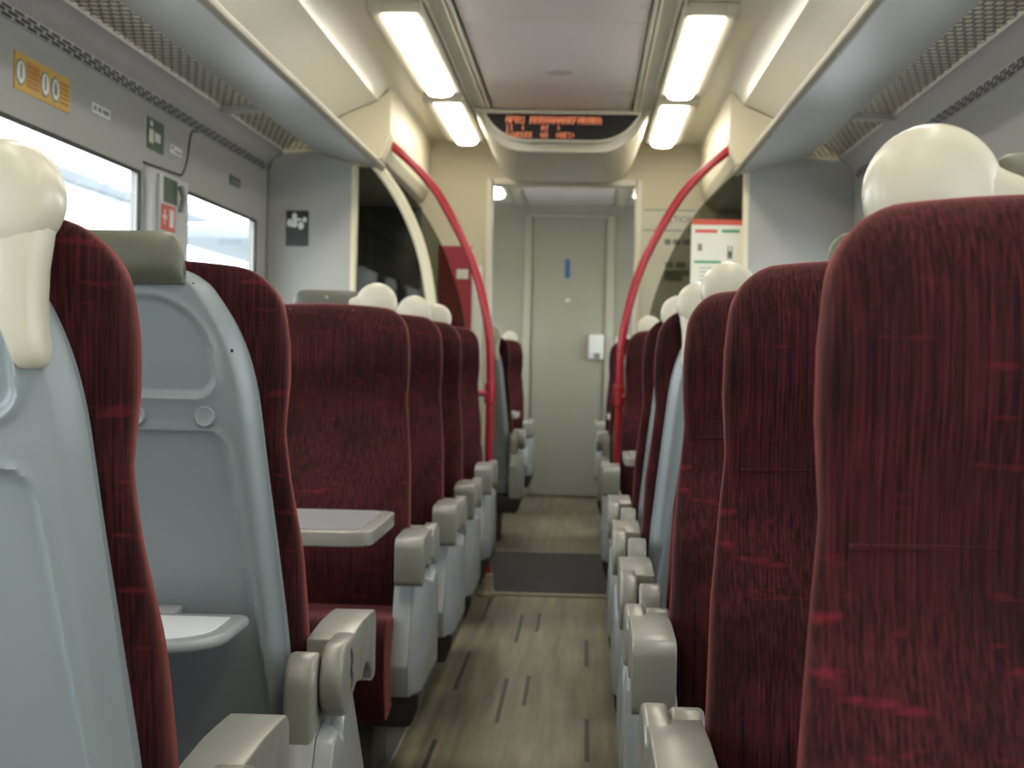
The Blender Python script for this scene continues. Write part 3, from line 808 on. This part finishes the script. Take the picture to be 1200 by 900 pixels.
# yellow sign with three round pictograms and printed lines
y0, y1, z0, z1 = 3.865, 4.285, 1.757, 1.852
m = MB(); m.box(XL, XL+.003, y0, y1, z0, z1); m.cur = 1
for a_, b_ in ((3.955, 4.035), (4.205, 4.275)):
    for i in range(5): m.box(XL+.003, XL+.0038, a_, b_, z1-.026-.013*i, z1-.020-.013*i)
m.cur = 4
m.box(XL+.003, XL+.0033, 3.945, 4.045, z0+.02, z1-.012)
for cy in (3.905, 4.085, 4.165):
    m.cur = 3; m.prism([(cy+.034*math.cos(t), 1.803+.034*math.sin(t)) for t in [2*PI*q/24 for q in range(24)]], 'x', XL+.003, XL+.0042)
    m.cur = 2; m.prism([(cy+.028*math.cos(t), 1.803+.028*math.sin(t)) for t in [2*PI*q/24 for q in range(24)]], 'x', XL+.0042, XL+.0050)
    m.cur = 3; w = .006 if cy < 4.1 else .012; m.box(XL+.0050, XL+.0056, cy-w, cy+w, 1.788, 1.814)
    m.prism([(cy+.006*math.cos(t), 1.820+.006*math.sin(t)) for t in [2*PI*q/12 for q in range(12)]], 'x', XL+.0050, XL+.0056)
o = m.build('instruction_sign', [M['yellow'], M['amber'], M['white'], M['print_'], M['ochre']], smooth=False)
tag(o, 'yellow instruction sign with three round pictograms above the left window', 'sign')
lsign('seat_number_label', 4.485, 4.655, 1.795, 1.824, [M['white'], M['print_']], [(1, (4.50, 4.52, 1.803, 1.816)), (1, (4.54, 4.565, 1.803, 1.816)), (1, (4.585, 4.64, 1.803, 1.816))], 'white seat number label between the yellow and green signs', 'label')
lsign('exit_sign', 5.06, 5.255, 1.768, 1.872, [M['green'], M['paper']], [(1, (5.085, 5.115, 1.845, 1.862)), (1, (5.075, 5.125, 1.79, 1.835)), (1, (5.14, 5.21, 1.80, 1.83))], 'square green exit sign above the left window corner', 'sign')
lsign('seat_number_label', 5.335, 5.495, 1.790, 1.820, [M['white'], M['print_']], [(1, (5.35, 5.38, 1.806, 1.812)), (1, (5.40, 5.48, 1.798, 1.803))], 'white seat number label right of the green exit sign', 'label')
lsign('small_sign', 6.25, 6.44, 1.782, 1.822, [M['green'], M['print_']], [(1, (6.28, 6.41, 1.798, 1.806))], 'small dark green label above the second left window', 'label')
struct(MB().tube([(-1.3165, 6.994, .9), (-1.3165, 6.994, 1.80), (-1.3165, 6.990, 1.93), (-1.29, 6.99, 1.985), (-1.25, 6.993, 2.006)], .006, 8).build('trim_24', M['print_']))
# joint line between wall panels
pts = spline([(-1.3185, 5.72, 1.917), (-1.3185, 5.64, 1.905), (-1.3185, 5.60, 1.86), (-1.3185, 5.57, 1.79), (-1.3185, 5.51, 1.735), (-1.3185, 5.43, 1.725), (-1.3185, 5.02, 1.715)], 6)
struct(MB().tube(pts, .004, 8).build('trim_22', M['dark']))
# hammer box on the pillar between the windows
m = MB(); m.prism(rpoly(-1.3199, -1.296, 5.035, 5.53, .002, .020, .020, .002), 'z', .80, 1.700, .003)
struct(m.build('trim_23', M['pillar']))
root = empty('hammer_box', (-1.2955, 5.215, 1.50))
m = MB(); m.box(-.0004, .012, -.115, .115, -.30, .19, .004); m.build('backing', M['pillar'], root)
m = MB(); m.box(.0115, .0135, -.075, .095, .10, .185); m.build('green_label', M['green'], root)
m = MB(); m.box(.0115, .0135, -.105, .075, .005, .092); m.cur = 1
m.box(.0135, .0145, -.085, -.035, .043, .056); m.box(.0135, .0145, -.066, -.054, .025, .075); m.box(.0135, .0145, .0, .05, .02, .08)
m.build('red_label', [M['orange'], M['white']], root)
m = MB(); m.tube([(.022, .105, .17), (.030, .118, .13), (.022, .112, .08)], .010, 10); m.build('hammer', M['print_'], root)
tag(root, 'emergency hammer box with green and red labels on the left window pillar', 'hammer box')
# right wall label
m = MB(); m.box(1.3169, 1.3199, 3.55, 3.80, 1.80, 1.84); m.cur = 1
for a_ in (3.58, 3.66, 3.72): m.box(1.3157, 1.3169, a_, a_+.035, 1.812, 1.828)
o = m.build('seat_number_label', [M['white'], M['print_']], smooth=False); tag(o, 'white seat number label on the wall above the right window', 'label')

# ------------------------------------------------------------------ outside
struct(MB().box(-30, -1.6, -20, 80, -1.0, -.1).build('ground_platform', M['tarmac']))
struct(MB().box(1.6, 30, -20, 80, -1.0, -.6).build('ground_track', M['tarmac']))
root = empty('station_building', (-9.5, 28, -.1))
MB().box(-4, 0, -3.0, 9, 0, 4.3, .02).build('wall', M['bldg'], root)
MB().box(-4.2, .6, -3.3, 9.3, 4.32, 4.55, .02).build('roof', M['roof'], root)
MB().box(-.05, .05, -2.6, -.6, 3.0, 4.2, .01).build('brick_panel', M['brick'], root)
m = MB(); m.box(-.04, .06, 1.2, 2.4, 1.0, 2.6); m.box(-.04, .06, 4.2, 5.4, 1.0, 2.6); m.build('window', M['roof'], root)
tag(root, 'pale blurred station building outside the left window', 'building')
root = empty('platform_canopy', (-7.5, 38, -.1))
MB().box(-3, 2.5, 0, 14, 4.0, 4.35, .05).build('roof', M['roof'], root)
for yy in (1.5, 7, 12.5): MB().lathe((0, yy, 0), 'z', [(.14, 0), (.10, .2), (.09, 4.0)], 16).build('column', M['white'], root)
tag(root, 'grey platform canopy outside the second left window', 'canopy')

# ------------------------------------------------------------------ world, camera, view
w = bpy.data.worlds.new('overcast'); sc.world = w; w.use_nodes = True
nt = w.node_tree; bg = nt.nodes['Background']
tc = nt.nodes.new('ShaderNodeTexCoord'); sx = nt.nodes.new('ShaderNodeSeparateXYZ'); cr = nt.nodes.new('ShaderNodeValToRGB')
nt.links.new(tc.outputs['Generated'], sx.inputs[0]); nt.links.new(sx.outputs['Z'], cr.inputs['Fac'])
cr.color_ramp.elements[0].position = 0; cr.color_ramp.elements[0].color = (.97, .985, 1, 1)
cr.color_ramp.elements[1].position = .6; cr.color_ramp.elements[1].color = (.94, .97, 1, 1)
nt.links.new(cr.outputs[0], bg.inputs['Color']); bg.inputs['Strength'].default_value = 4.6

f_, VP, th = 1818., (685., 421.), math.radians(1.2)
Yc = Vector((VP[0]-600, 450-VP[1], -f_)).normalized()
Zc = Vector((math.sin(th), math.cos(th), 0)); Zc = (Zc-Zc.dot(Yc)*Yc).normalized(); Xc = Yc.cross(Zc)
cam = bpy.data.cameras.new('camera'); co = bpy.data.objects.new('camera', cam); COL.objects.link(co)
cam.sensor_fit = 'HORIZONTAL'; cam.sensor_width = 36; cam.lens = f_/1200*36
R = Matrix((Xc, Yc, Zc))            # rows: world axes in camera space = camera-to-world
co.matrix_world = Matrix.Translation((.135, 0, 1.10)) @ R.to_4x4()
cam.clip_start = .02; cam.clip_end = 300
cam.dof.use_dof = True; cam.dof.focus_distance = 1.85; cam.dof.aperture_fstop = 10.5
sc.camera = co
vs_ = sc.view_settings; sc.display_settings.display_device = 'sRGB'
vs_.view_transform = 'Standard'; vs_.look = 'None'; vs_.gamma = 1; vs_.use_curve_mapping = False; vs_.exposure = .42
sc.cycles.use_denoising = True
sc.cycles.max_bounces = 10; sc.cycles.diffuse_bounces = 6; sc.cycles.transparent_max_bounces = 12
